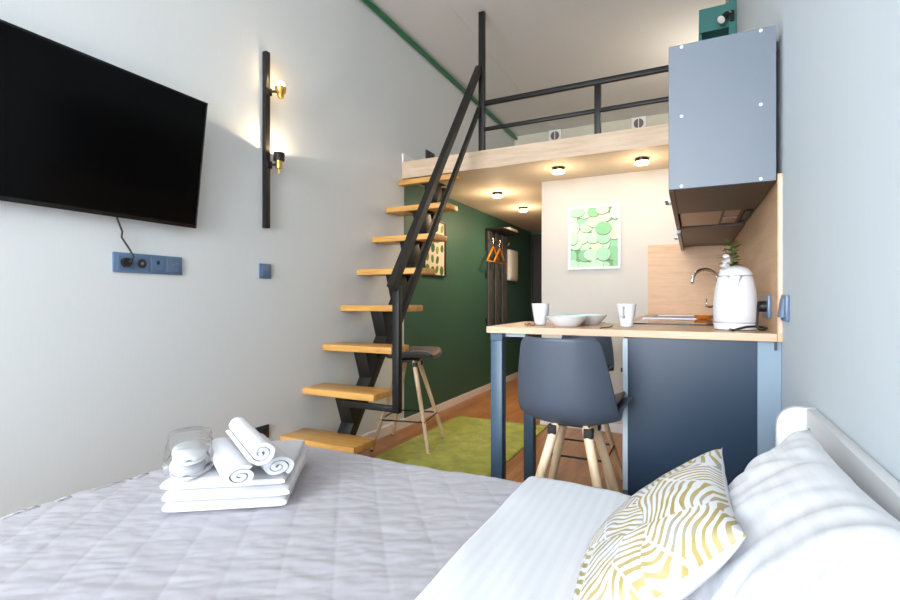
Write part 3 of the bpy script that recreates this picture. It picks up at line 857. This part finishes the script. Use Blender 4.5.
mb.box(2.200, 2.359, 4.08, 4.1, 2.181, 2.855); mb.box(2.200, 2.359, 3.75, 4.08, 2.181, 2.20); mb.box(2.200, 2.359, 3.75, 4.08, 2.50, 2.518)
mb.build('carcass', M['teal'], tu)
bx(2.359, 2.402, 3.715, 4.1, 2.181, 3.245).build('side_panel', M['teal'], tu)
sp = thing('spotlight', 'small black spotlight with white lamp on the teal unit', 'spotlight', (2.38, 3.715, 2.92))
bx(2.364, 2.388, 3.692, 3.714, 2.885, 2.95, .003).build('mount', M['black_metal'], sp)
MB().tube([(2.375, 3.692, 2.925), (2.36, 3.665, 2.928), (2.343, 3.66, 2.918)], .006, 8).build('arm', M['chrome'], sp, smooth=True)
mxs = Matrix.Translation((2.338, 3.655, 2.905)) @ Vector((-.50, -.45, -.62)).to_track_quat('Z', 'Y').to_matrix().to_4x4()
MB().lathe([(.014, -.02), (.019, -.012), (.020, .028), (.028, .052), (.026, .052)], (0, 0, 0), 24, mx=mxs).build('head', M['black_metal'], sp, smooth=50)
MB().lathe([(.025, .050), (.025, .054), (.012, .058)], (0, 0, 0), 24, mx=mxs).build('lamp', M['bulb_off'], sp, smooth=50)
lp = thing('wall_lamp', 'unseen white globe lamp added to light the loft, behind the cabinet', 'wall lamp', (W, 4.7, 2.72))  # fixture added out of view to supply the loft's warm light
MB().tube([(2.402, 4.7, 2.72), (2.392, 4.7, 2.72)], .04, 20).build('mount', M['white_plastic'], lp, smooth=40)
MB().tube([(2.392, 4.7, 2.72), (2.35, 4.7, 2.72)], .012, 12).build('arm', M['white_plastic'], lp, smooth=40)
MB().lathe([(.06 * math.sin(a) + .0005, -.06 * math.cos(a)) for a in [i * PI / 16 for i in range(17)]], (2.30, 4.7, 2.72), 28).build('globe', emit('lit globe', (1, .86, .68), 8), lp, smooth=True)
L = bpy.data.lights.new('added_globe_glow', 'POINT'); L.energy = 66; L.color = (1, .90, .77); L.shadow_soft_size = .065
o = bpy.data.objects.new('added_globe_glow', L); COL.objects.link(o); o.parent = lp; o.location = (2.30 - W, 0, 0)
# ------------------------------------------------------------------ kitchen
ZW = .94
wt = thing('worktop', 'pale oak L-shaped worktop with bar end on blue steel legs', 'worktop', (1.9, 2.2, .91))
MB().prism([(1.371, 1.90), (2.3885, 1.90), (2.3885, 4.034), (1.83, 4.034), (1.83, 2.425), (1.371, 2.425)], 'z', .9135, ZW, .0015).build('top', M['oak'], wt)
for y in (1.918, 2.365):
    bx(1.383, 1.433, y, y + .05, 0, .882, .002).build('leg', M['blue_metal'], wt, smooth=30)
mb = MB(); mb.box(1.383, 1.433, 1.918, 2.415, .883, .9133); mb.build('leg_top_rail', M['blue_metal'], wt)
mb = MB(); mb.box(1.433, 1.90, 2.375, 2.41, .8835, .9133); mb.build('apron_rail', M['blue_metal'], wt)
bx(1.433, 1.52, 1.96, 2.0, .896, .9133).build('mounting_plate', M['blue_edge'], wt)
bx(2.383, 2.3885, 1.902, 1.920, .885, .9133).build('corner_bracket', M['dark_socket'], wt)
bc = thing('base_cabinet', 'graphite blue base cabinet under the worktop', 'cabinet', (2.13, 2.97, 0))
bx(1.927, 2.335, 1.917, 1.935, 0.0, .9125, .001).build('end_panel', M['navy'], bc)
bx(2.3355, 2.4030, 1.922, 1.935, 0.0, .9125, .001).build('filler_panel', M['filler'], bc)
bx(1.929, 2.335, 1.9355, 4.03, .10, .9125).build('carcass', M['blue'], bc)
bx(1.98, 2.335, 1.9355, 4.03, 0, .0995).build('plinth', M['blue'], bc)
for i, (a, b) in enumerate(((1.919, 2.60), (2.604, 3.30), (3.304, 4.03))):
    dr = bx(1.908, 1.9265, a, b, .345, .908, .0015).build('door', M['blue_edge'], bc)
    MB().tube([(1.9085, a + .035, .785), (1.899, a + .035, .785)], .008, 12).build('knob', M['cable'], dr)
    bx(1.908, 1.9265, a, b, .105, .341, .0015).build('drawer', M['blue'], bc)
sb = thing('splashback', 'oak splashback panels behind the worktop corner', 'splashback', (2.2, 3.5, ZW))
bx(2.390, 2.4035, 1.905, 4.034, .9137, 1.462).build('side_panel', M['splash'], sb)
bx(1.837, 2.3895, 4.0345, 4.0695, ZW + .0005, 1.468).build('back_panel', M['splash_x'], sb)
bx(2.3935, 2.4034, 1.9025, 1.9048, .9415, 1.447).build('edge_strip', M['oak_edge'], sb)

uc = thing('upper_cabinet', 'graphite blue upper cabinet with round white screw caps', 'cabinet', (2.23, 2.2, 1.44))
CX0, CX1 = 2.066, 2.386
bx(CX0, CX1, 1.90, 1.918, 1.440, 1.946, .001).build('end_panel', M['blue'], uc)
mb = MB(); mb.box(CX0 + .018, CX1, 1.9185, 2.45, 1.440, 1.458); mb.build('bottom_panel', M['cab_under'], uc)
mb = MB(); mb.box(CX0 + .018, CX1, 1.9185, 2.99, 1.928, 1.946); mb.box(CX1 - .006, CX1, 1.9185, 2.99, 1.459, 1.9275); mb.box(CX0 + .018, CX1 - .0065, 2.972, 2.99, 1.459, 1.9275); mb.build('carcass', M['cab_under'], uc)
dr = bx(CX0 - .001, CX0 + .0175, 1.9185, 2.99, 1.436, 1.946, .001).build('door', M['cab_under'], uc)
MB().tube([(CX0 - .0012, 2.20, 1.462), (CX0 - .022, 2.20, 1.462), (CX0 - .022, 2.30, 1.462), (CX0 - .0012, 2.30, 1.462)], .005, 8, square=True).build('handle', M['steel'], dr)
for x in (2.107, 2.343):
    for z in (1.937, 1.694, 1.449):
        mb = MB(); mb.ring_loft([[Vector((x + r * math.cos(2 * PI * i / 16), y, z + r * math.sin(2 * PI * i / 16))) for i in range(16)] for r, y in ((.0055, 1.8998), (.0055, 1.8988), (.0035, 1.8984))])
        mb.build('screw_cap', M['white_plastic'], uc)
bx(2.3865, 2.396, 1.93, 1.96, 1.875, 1.905, .002).build('hanging_bracket', M['bronze'], uc)
u2 = thing('upper_cabinet', 'second upper cabinet with dark underside, above the sink', 'cabinet', (2.23, 3.5, 1.44))
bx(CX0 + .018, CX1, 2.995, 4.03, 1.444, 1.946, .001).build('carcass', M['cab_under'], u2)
dr = bx(CX0 - .001, CX0 + .0175, 2.995, 4.03, 1.42, 1.946, .001).build('door', M['blue_edge'], u2)
MB().tube([(CX0 - .0012, 3.45, 1.452), (CX0 - .022, 3.45, 1.452), (CX0 - .022, 3.55, 1.452), (CX0 - .0012, 3.55, 1.452)], .005, 8, square=True).build('handle', M['steel'], dr)
hd = thing('cooker_hood', 'built-in cooker hood with metal filter under the upper cabinet', 'cooker hood', (2.23, 2.7, 1.45))
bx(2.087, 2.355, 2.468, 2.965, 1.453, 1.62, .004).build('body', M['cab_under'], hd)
bx(2.092, 2.262, 2.48, 2.93, 1.4475, 1.4528).build('filter', M['hood_tan'], hd)
for a, b in ((2.49, 2.68), (2.72, 2.91)):
    mb = MB(); mb.box(2.275, 2.335, a, b, 1.4495, 1.4528)
    for i in range(6): mb.box(2.278 + i * .0098, 2.283 + i * .0098, a + .01, b - .01, 1.4475, 1.4494)
    mb.build('control_grille', M['hood_tan'], hd)
bx(2.357, 2.379, 2.53, 2.80, 1.443, 1.53, .002).build('junction_box', M['dark_socket'], hd)

ck = thing('cooktop', 'flat black glass cooktop set on the worktop', 'cooktop', (2.1, 2.7, ZW))
bx(1.90, 2.35, 2.37, 2.90, ZW + .0003, ZW + .006, .001).build('glass', M['glass_black'], ck)
for x, y, r in ((2.05, 2.5, .07), (2.2, 2.75, .09), (2.05, 2.75, .06)):
    mb = MB(); mb.lathe([(r, .0062), (r, .0066), (r - .004, .0066), (r - .004, .0062)], (x, y, ZW), 40, cap=False); mb.build('burner_ring', M['seat_pad'], ck)
sk = thing('sink', 'brushed steel inset sink at the end of the worktop', 'sink', (2.1, 3.5, ZW))
mb = MB()
mb.box(1.88, 2.33, 3.08, 3.14, ZW + .0003, ZW + .007); mb.box(1.88, 2.33, 3.66, 3.80, ZW + .0003, ZW + .007)
mb.box(1.88, 1.93, 3.14, 3.66, ZW + .0003, ZW + .007); mb.box(2.28, 2.33, 3.14, 3.66, ZW + .0003, ZW + .007)
mb.build('rim', M['steel'], sk)
bx(1.93, 2.28, 3.14, 3.66, ZW + .0003, ZW + .0022).build('basin', M['steel'], sk)
MB().lathe([(.02, .0024), (.02, .0032), (.012, .0034)], (2.1, 3.4, ZW), 20).build('drain', M['dark_socket'], sk)
fc = thing('faucet', 'chrome arched kitchen faucet behind the white kettle', 'faucet', (2.295, 3.73, ZW))
MB().lathe([(.024, .0075), (.024, .012), (.018, .016), (.018, .10), (.014, .105)], (2.295, 3.73, ZW), 20).build('body', M['chrome'], fc, smooth=50)
arc = [(2.295, 3.73, ZW + .10), (2.295, 3.73, ZW + .22)] + [(2.218 + .077 * math.cos(a), 3.73 - .02 * (1 - math.cos(a)), ZW + .235 + .080 * math.sin(a)) for a in [i * PI / 12 for i in range(13)]] + [(2.137, 3.69, ZW + .222)]
MB().tube(arc, .011, 12).build('spout', M['chrome'], fc, smooth=True)
MB().tube([(2.277, 3.72, ZW + .065), (2.240, 3.70, ZW + .065), (2.226, 3.69, ZW + .068), (2.224, 3.69, ZW + .115)], [.009, .009, .007, .006], 10).build('lever', M['chrome'], fc, smooth=True)
amber = mat('amber glass', (.55, .16, .01), .08, .6, var=.3, vscale=40)
o = MB().lathe([(.016, 0), (.040, .012), (.046, .026), (.042, .026), (.034, .013), (.004, .008)], (2.195, 2.99, ZW + .0004), 24).build('glass_dish', amber, smooth=50)
tag(o, 'small amber glass dish on the worktop beside the kettle', 'dish')

# kettle
KX, KY = 2.283, 2.085
kt = thing('kettle', 'white electric kettle standing on the worktop', 'kettle', (KX, KY, ZW))
MB().lathe([(.062, .0005), (.070, .004), (.071, .024), (.069, .026)], (KX, KY, ZW), 44).build('power_base', M['white_plastic'], kt, smooth=50)
MB().lathe([(.066, .027), (.0705, .032), (.072, .060), (.0725, .085), (.071, .115), (.067, .150), (.061, .178), (.056, .196), (.052, .198)], (KX, KY, ZW), 48).build('body', M['white_plastic'], kt, smooth=50)
MB().lathe([(.0555, .1985), (.055, .204), (.049, .217), (.036, .228), (.018, .234), (.002, .2355)], (KX, KY, ZW), 44).build('lid', M['white_plastic'], kt, smooth=50)
MB().lathe([(.0563, .1972), (.0568, .1980), (.0563, .1988)], (KX, KY, ZW), 44, cap=False).build('lid_seam', M['silver'], kt, smooth=True)
fdir = Vector((-KX + 2.14, -KY, 0)).normalized(); sdir = Vector((-fdir.y, fdir.x, 0))
mb = MB(); c0 = Vector((KX, KY, ZW))
tip = c0 + fdir * .073 + Vector((0, 0, .190))
ring0 = [c0 + fdir * .052 + sdir * .026 + Vector((0, 0, .197)), tip + sdir * .014 + Vector((0, 0, .006)), tip - sdir * .014 + Vector((0, 0, .006)), c0 + fdir * .052 - sdir * .026 + Vector((0, 0, .197))]
ring1 = [c0 + fdir * .060 + sdir * .022 + Vector((0, 0, .175)), c0 + fdir * .068 + sdir * .008 + Vector((0, 0, .160)), c0 + fdir * .068 - sdir * .008 + Vector((0, 0, .160)), c0 + fdir * .060 - sdir * .022 + Vector((0, 0, .175))]
mb.ring_loft([ring0, ring1]); mb.build('spout', M['white_plastic'], kt)
mb = MB(); mb.tube([ring0[0] + Vector((0, 0, .001)), c0 + fdir * .066 + sdir * .017 + Vector((0, 0, .194)), tip + sdir * .0 + Vector((0, 0, .007)), c0 + fdir * .066 - sdir * .017 + Vector((0, 0, .194)), ring0[3] + Vector((0, 0, .001))], .0016, 6)
mb.build('spout_rim', M['silver'], kt)
hp = [c0 - fdir * .055 + Vector((0, 0, .19)), c0 - fdir * .09 + Vector((0, 0, .185)), c0 - fdir * .10 + Vector((0, 0, .13)), c0 - fdir * .09 + Vector((0, 0, .06)), c0 - fdir * .068 + Vector((0, 0, .05))]
MB().tube(hp, .011, 10).build('handle', M['white_plastic'], kt, smooth=True)
MB().tube([(2.262, 2.012, .9455), (2.268, 1.955, .9455), (2.285, 1.955, .951), (2.31, 1.975, .957), (2.335, 1.995, .958), (2.360, 2.02, .956), (2.374, 2.02, .951), (2.366, 1.995, .947), (2.348, 1.975, .948), (2.340, 1.980, .962), (2.343, 1.99, .99), (2.345, 2.0, 1.02), (2.350, 2.03, 1.042), (2.358, 2.07, 1.036), (2.362, 2.085, 1.028)], .0042, 8).build('power_cord', M['cable'], kt, smooth=True)

ds = thing('wall_socket', 'steel blue double socket on oak splashback behind kettle', 'socket', (2.39, 2.12, 1.0))
bx(2.3795, 2.3898, 2.045, 2.205, .987, 1.066, .002).build('cover_plate', M['socket'], ds, smooth=40)
for cy in (2.088, 2.162):
    mb = MB(); disc_x(mb, (cy, 1.0265), .022, 2.3785, 2.3794); mb.build('socket_well', M['dark_socket'], ds)
mb = MB(); disc_x(mb, (2.115 - .027, 1.0265), .019, 2.352, 2.3784); mb.build('plug', M['cable'], ds)
rs = thing('light_switch', 'steel blue light switch on the pale wall beside splashback', 'light switch', (W, 1.82, .985))
bx(2.393, 2.4035, 1.775, 1.860, .985, 1.066, .002).build('cover_plate', M['socket'], rs, smooth=40)
mb = MB(); mb.prism([(2.393, .996), (2.393, 1.055), (2.389, 1.055), (2.381, .996)], 'y', 1.788, 1.847, .001)
mb.build('rocker', M['socket'], rs)

# mugs
def mug(x, y, hang, label, first=None):
    if first: return copy_tree(first, (x, y, ZW + .0005), hang, label)
    c = thing('mug', label, 'mug', (x, y, ZW + .0005), 'white mugs on the bar', hang)
    MB().lathe([(.020, 0), (.0245, .002), (.027, .02), (.0325, .055), (.037, .085), (.0385, .094), (.0370, .094), (.031, .055), (.024, .006)], (0, 0, 0), 32).build('cup', M['ceramic'], c, smooth=50, local=True)
    MB().tube([(.035, 0, .080), (.050, 0, .082), (.057, 0, .066), (.052, 0, .045), (.031, 0, .040)], .006, 10).build('handle', M['ceramic'], c, smooth=True, local=True)
    return c
m0 = mug(1.540, 2.115, R(70), 'white mug standing near the bar corner, beside the plates')
mug(1.900, 2.115, R(-103), 'white mug with handle turned outward, near the kettle')
# plates
def dish(x, y, r, h, z, label, tilt=0):
    c = thing('bowl', label, 'bowl', (x, y, z), 'white bowls on the bar')
    MB().lathe([(r * .55, 0), (r * .62, .003), (r * .85, h * .6), (r, h), (r * .985, h + .001)], (x, y, z), 40, cap=False).build('shell', M['ceramic'], c, smooth=60)
    MB().lathe([(r * .02, .006), (r * .55, .007), (r * .83, h * .60), (r * .983, h + .0006)], (x, y, z), 40, cap=False).build('glazed_inside', M['mint'], c, smooth=60)
    MB().lathe([(.001, .001), (r * .56, .001)], (x, y, z), 40, cap=False).build('base', M['ceramic'], c)
dish(1.668, 2.06, .088, .042, ZW + .0005, 'shallow white bowl with mint glaze, in front on the bar')
dish(1.716, 2.24, .090, .043, ZW + .0005, 'shallow white bowl with mint glaze, behind the other bowl')
rb = random.Random(4)
o = MB()
for i in range(3):
    o.lathe([(.002, .0), (.010, .003), (.012, .008), (.009, .013), (.002, .015)], (1.522 + .012 * (i - 1), 2.015 + .007 * ((i * 2) % 3), ZW + .0005), 12)
o = o.build('sweet', M['brown'], smooth=True); o.data.update()
tag(o, 'small brown wrapped sweets beside the mug near the bar corner', 'sweet')
o = MB().tube([(1.826, 1.925, ZW + .003), (1.838, 1.955, ZW + .004), (1.846, 2.0, ZW + .003), (1.848, 2.06, ZW + .003), (1.842, 2.13, ZW + .003)], [.0018, .0022, .0022, .0024, .003], 8).build('stirring_stick', M['cable'], smooth=True)
tag(o, 'thin black stick lying on the bar between bowls and mug', 'stick')

# flowers
fx, fy = 2.315, 2.74
fl = thing('potted_flower', 'small potted plant with white blooms behind the kettle', 'plant', (fx, fy, ZW + .0065))
MB().lathe([(.028, .0), (.034, .004), (.038, .09), (.036, .09), (.034, .08), (.002, .078)], (fx, fy, ZW + .0065), 24).build('pot', M['ceramic'], fl, smooth=50)
rp = random.Random(9)
for i in range(4):
    MB().tube([(fx, fy, ZW + .08), (fx + rp.uniform(-.02, .01), fy + rp.uniform(-.02, .02), ZW + .2), (fx + rp.uniform(-.03, .015), fy + rp.uniform(-.03, .03), ZW + .31 + .02 * i)], .002, 6).build('stem', M['stem'], fl)
mb = MB()
def leaf(mb, c, d, L, w):
    d = Vector(d).normalized(); a = d.cross(Vector((0, 0, 1))); a = a.normalized() if a.length > .1 else Vector((1, 0, 0)); n = a.cross(d)
    c = Vector(c); prof = [(0, .1), (.25, .8), (.5, 1), (.75, .7), (1, .05)]
    rows = []
    for t, k in prof:
        p = c + d * (L * t) - n * (L * .25 * t * t)
        rows.append([mb.bm.verts.new(p - a * w * k), mb.bm.verts.new(p + n * w * .25 * k), mb.bm.verts.new(p + a * w * k)])
    for r0, r1 in zip(rows, rows[1:]):
        for j in range(2): mb.bm.faces.new((r0[j], r0[j + 1], r1[j + 1], r1[j]))
for i in range(64):
    z = ZW + .20 + rp.random() * .20; s_ = 1 - .7 * max(0, (z - ZW - .30) / .12)
    a = rp.uniform(0, 2 * PI); q = rp.uniform(.0, .026) * s_
    leaf(mb, (fx - .006 + q * math.cos(a), fy + q * math.sin(a), z), (math.cos(a), math.sin(a), rp.uniform(.1, 1)), rp.uniform(.028, .044), .013)
mb.build('foliage', M['leaf'], fl, smooth=True)
for i, (dx, dy, dz) in enumerate(((-.028, -.03, .290), (-.034, -.02, .265), (-.012, -.035, .255), (-.026, -.02, .310))):
    mb = MB(); c = (fx + dx, fy + dy, ZW + dz)
    for k in range(5):
        a = k * 2 * PI / 5 + i
        leaf(mb, c, (math.cos(a) * .7, -.5, math.sin(a) * .9), .030, .015)
    mb.build('bloom', M['petal'], fl, smooth=True)

# ------------------------------------------------------------------ bar stools (local: faces +y)
def shell_pt(s, t, off=0, wk=1.0):
    P = [(.205, .634, .150), (.180, .652, .168), (.12, .650, .174), (.02, .640, .176), (-.08, .632, .174), (-.15, .638, .172), (-.20, .682, .168), (-.222, .755, .158), (-.236, .84, .143), (-.248, .917, .126)]
    f = s * (len(P) - 1); i = min(int(f), len(P) - 2); k = f - i
    def cr_(a, b, c, d, k): return .5 * ((2 * b) + (-a + c) * k + (2 * a - 5 * b + 4 * c - d) * k * k + (-a + 3 * b - 3 * c + d) * k ** 3)
    g = lambda j: P[max(0, min(len(P) - 1, j))]
    y, z, w = (cr_(g(i - 1)[q], g(i)[q], g(i + 1)[q], g(i + 2)[q], k) for q in range(3))
    e = 1e-3; f2 = min(f + e, len(P) - 1.001)
    w *= wk
    # rounded corners at both ends of the shell
    if s > .95: w *= 1 - .16 * ((s - .95) / .05) ** 3
    if s < .10: w *= 1 - .16 * ((.10 - s) / .10) ** 2
    seat = max(0, min(1, (.62 - s) / .2)); back = 1 - seat
    side = abs(t) ** 2.6
    lift = .055 * seat * side * (0.35 + .65 * min(1, s / .45)) 
    fwd = (.075 * back + .02) * side * (1 - max(0, (s - .6)) * 1.2)
    if s < .3: fwd *= s / .3
    return Vector((t * w, y + fwd + off * back, z + lift + off * seat))
def make_stool(name, label, loc, rz):
    t = thing(name, label, 'bar stool', loc, 'bar stools', rz)
    mb = MB(); mb.grid(46, 25, lambda a, b: shell_pt(a, b * 2 - 1))
    o = mb.build('seat_shell', M['shell'], t, smooth=True, local=True)
    sol = o.modifiers.new('t', 'SOLIDIFY'); sol.thickness = .009; sol.offset = 0
    sub = o.modifiers.new('s', 'SUBSURF'); sub.levels = 1; sub.render_levels = 1
    mb = MB(); mb.grid(20, 17, lambda a, b: shell_pt(.05 + a * .50, (b * 2 - 1), .012 - .006 * max(0, (abs(a - .5) * 2) ** 6), .84))
    o = mb.build('seat_pad', M['seat_pad'], t, smooth=True, local=True)
    sol = o.modifiers.new('t', 'SOLIDIFY'); sol.thickness = .012; sol.offset = 0
    mb = MB(); mb.box(-.066, .066, -.066, .066, .606, .625, .004)
    for sx in (-1, 1):
        for sy in (-1, 1): mb.box(sx * .062 - .015, sx * .062 + .015, sy * .062 - .015, sy * .062 + .015, .575, .607, .003)
    mb.build('under_bracket', M['black_metal'], t, local=True)
    for sx in (-1, 1):
        for sy in (-1, 1):
            MB().cone((sx * .050, sy * .050, .618), (sx * .205, sy * .205, .008), .0168, .0125).build('leg', M['beech'], t, smooth=40, local=True)
            lg = t.children[-1]
            MB().cone((sx * .2055, sy * .2055, .010), (sx * .2075, sy * .2075, 0), .0132, .0132).build('foot_cap', M['black_metal'], lg, smooth=40, local=True)
    h = .163
    MB().tube([(-h, -h, .21), (h, -h, .21), (h, h, .21), (-h, h, .21), (-h, -h, .21)], .0055, 10).build('footrest', M['black_metal'], t, local=True)
    return t
s0 = make_stool('bar_stool', 'grey bar stool turned away, tucked in front of the bar', (1.768, 1.752, 0), R(-2))
copy_tree(s0, (1.575, 2.80, 0), R(180), 'grey bar stool behind the bar, facing the bed')
copy_tree(s0, (.305, 3.055, .0), R(-78), 'grey bar stool with taupe seat beside the green wall')
s0.scale = (1, 1, 1.016)

# ------------------------------------------------------------------ light
def area(name, loc, rot, sx, sy, e, col):
    L = bpy.data.lights.new(name, 'AREA'); L.shape = 'RECTANGLE'; L.size = sx; L.size_y = sy; L.energy = e; L.color = col
    o = bpy.data.objects.new(name, L); COL.objects.link(o); o.location = loc; o.rotation_euler = rot
    return o
area('window_daylight', ((wx0 + wx1) / 2, YB - .02, (wz0 + wz1) / 2), (R(90), 0, 0), wx1 - wx0 - .1, wz1 - wz0 - .1, 375, (.86, .93, 1.0))
def point(name, loc, e, col, r=.03):
    L = bpy.data.lights.new(name, 'POINT'); L.energy = e; L.color = col; L.shadow_soft_size = r
    o = bpy.data.objects.new(name, L); COL.objects.link(o); o.location = loc; return o
point('wall_lamp_upper_glow', (LX + .01, LY, 2.30), .4, (1, .72, .42), .02)
L = bpy.data.lights.new('wall_lamp_lower_glow', 'SPOT'); L.energy = 3.6; L.color = (1, .76, .48); L.spot_size = R(165); L.spot_blend = .15; L.shadow_soft_size = .012
o = bpy.data.objects.new('wall_lamp_lower_glow', L); COL.objects.link(o); o.location = (LX, LY - .012, 1.872); o.rotation_euler = (R(180), 0, 0)

w = bpy.data.worlds.new('World'); sc.world = w; w.use_nodes = True
bg = w.node_tree.nodes['Background']; bg.inputs[0].default_value = (.80, .90, 1, 1); bg.inputs[1].default_value = 1.2

# ------------------------------------------------------------------ camera
cam = bpy.data.cameras.new('camera'); co = bpy.data.objects.new('camera', cam); COL.objects.link(co)
cam.sensor_width = 36; cam.lens = 490 / 900 * 36; cam.clip_start = .02; cam.clip_end = 60
co.location = (2.14, 0, 1.05); co.rotation_euler = (R(90), 0, math.atan(242 / 490))
sc.camera = co
sc.view_settings.view_transform = 'Standard'; sc.view_settings.look = 'None'
sc.view_settings.exposure = 0.34; sc.view_settings.gamma = 1; sc.view_settings.use_curve_mapping = False
sc.cycles.max_bounces = 10; sc.cycles.diffuse_bounces = 6; sc.cycles.transparent_max_bounces = 12
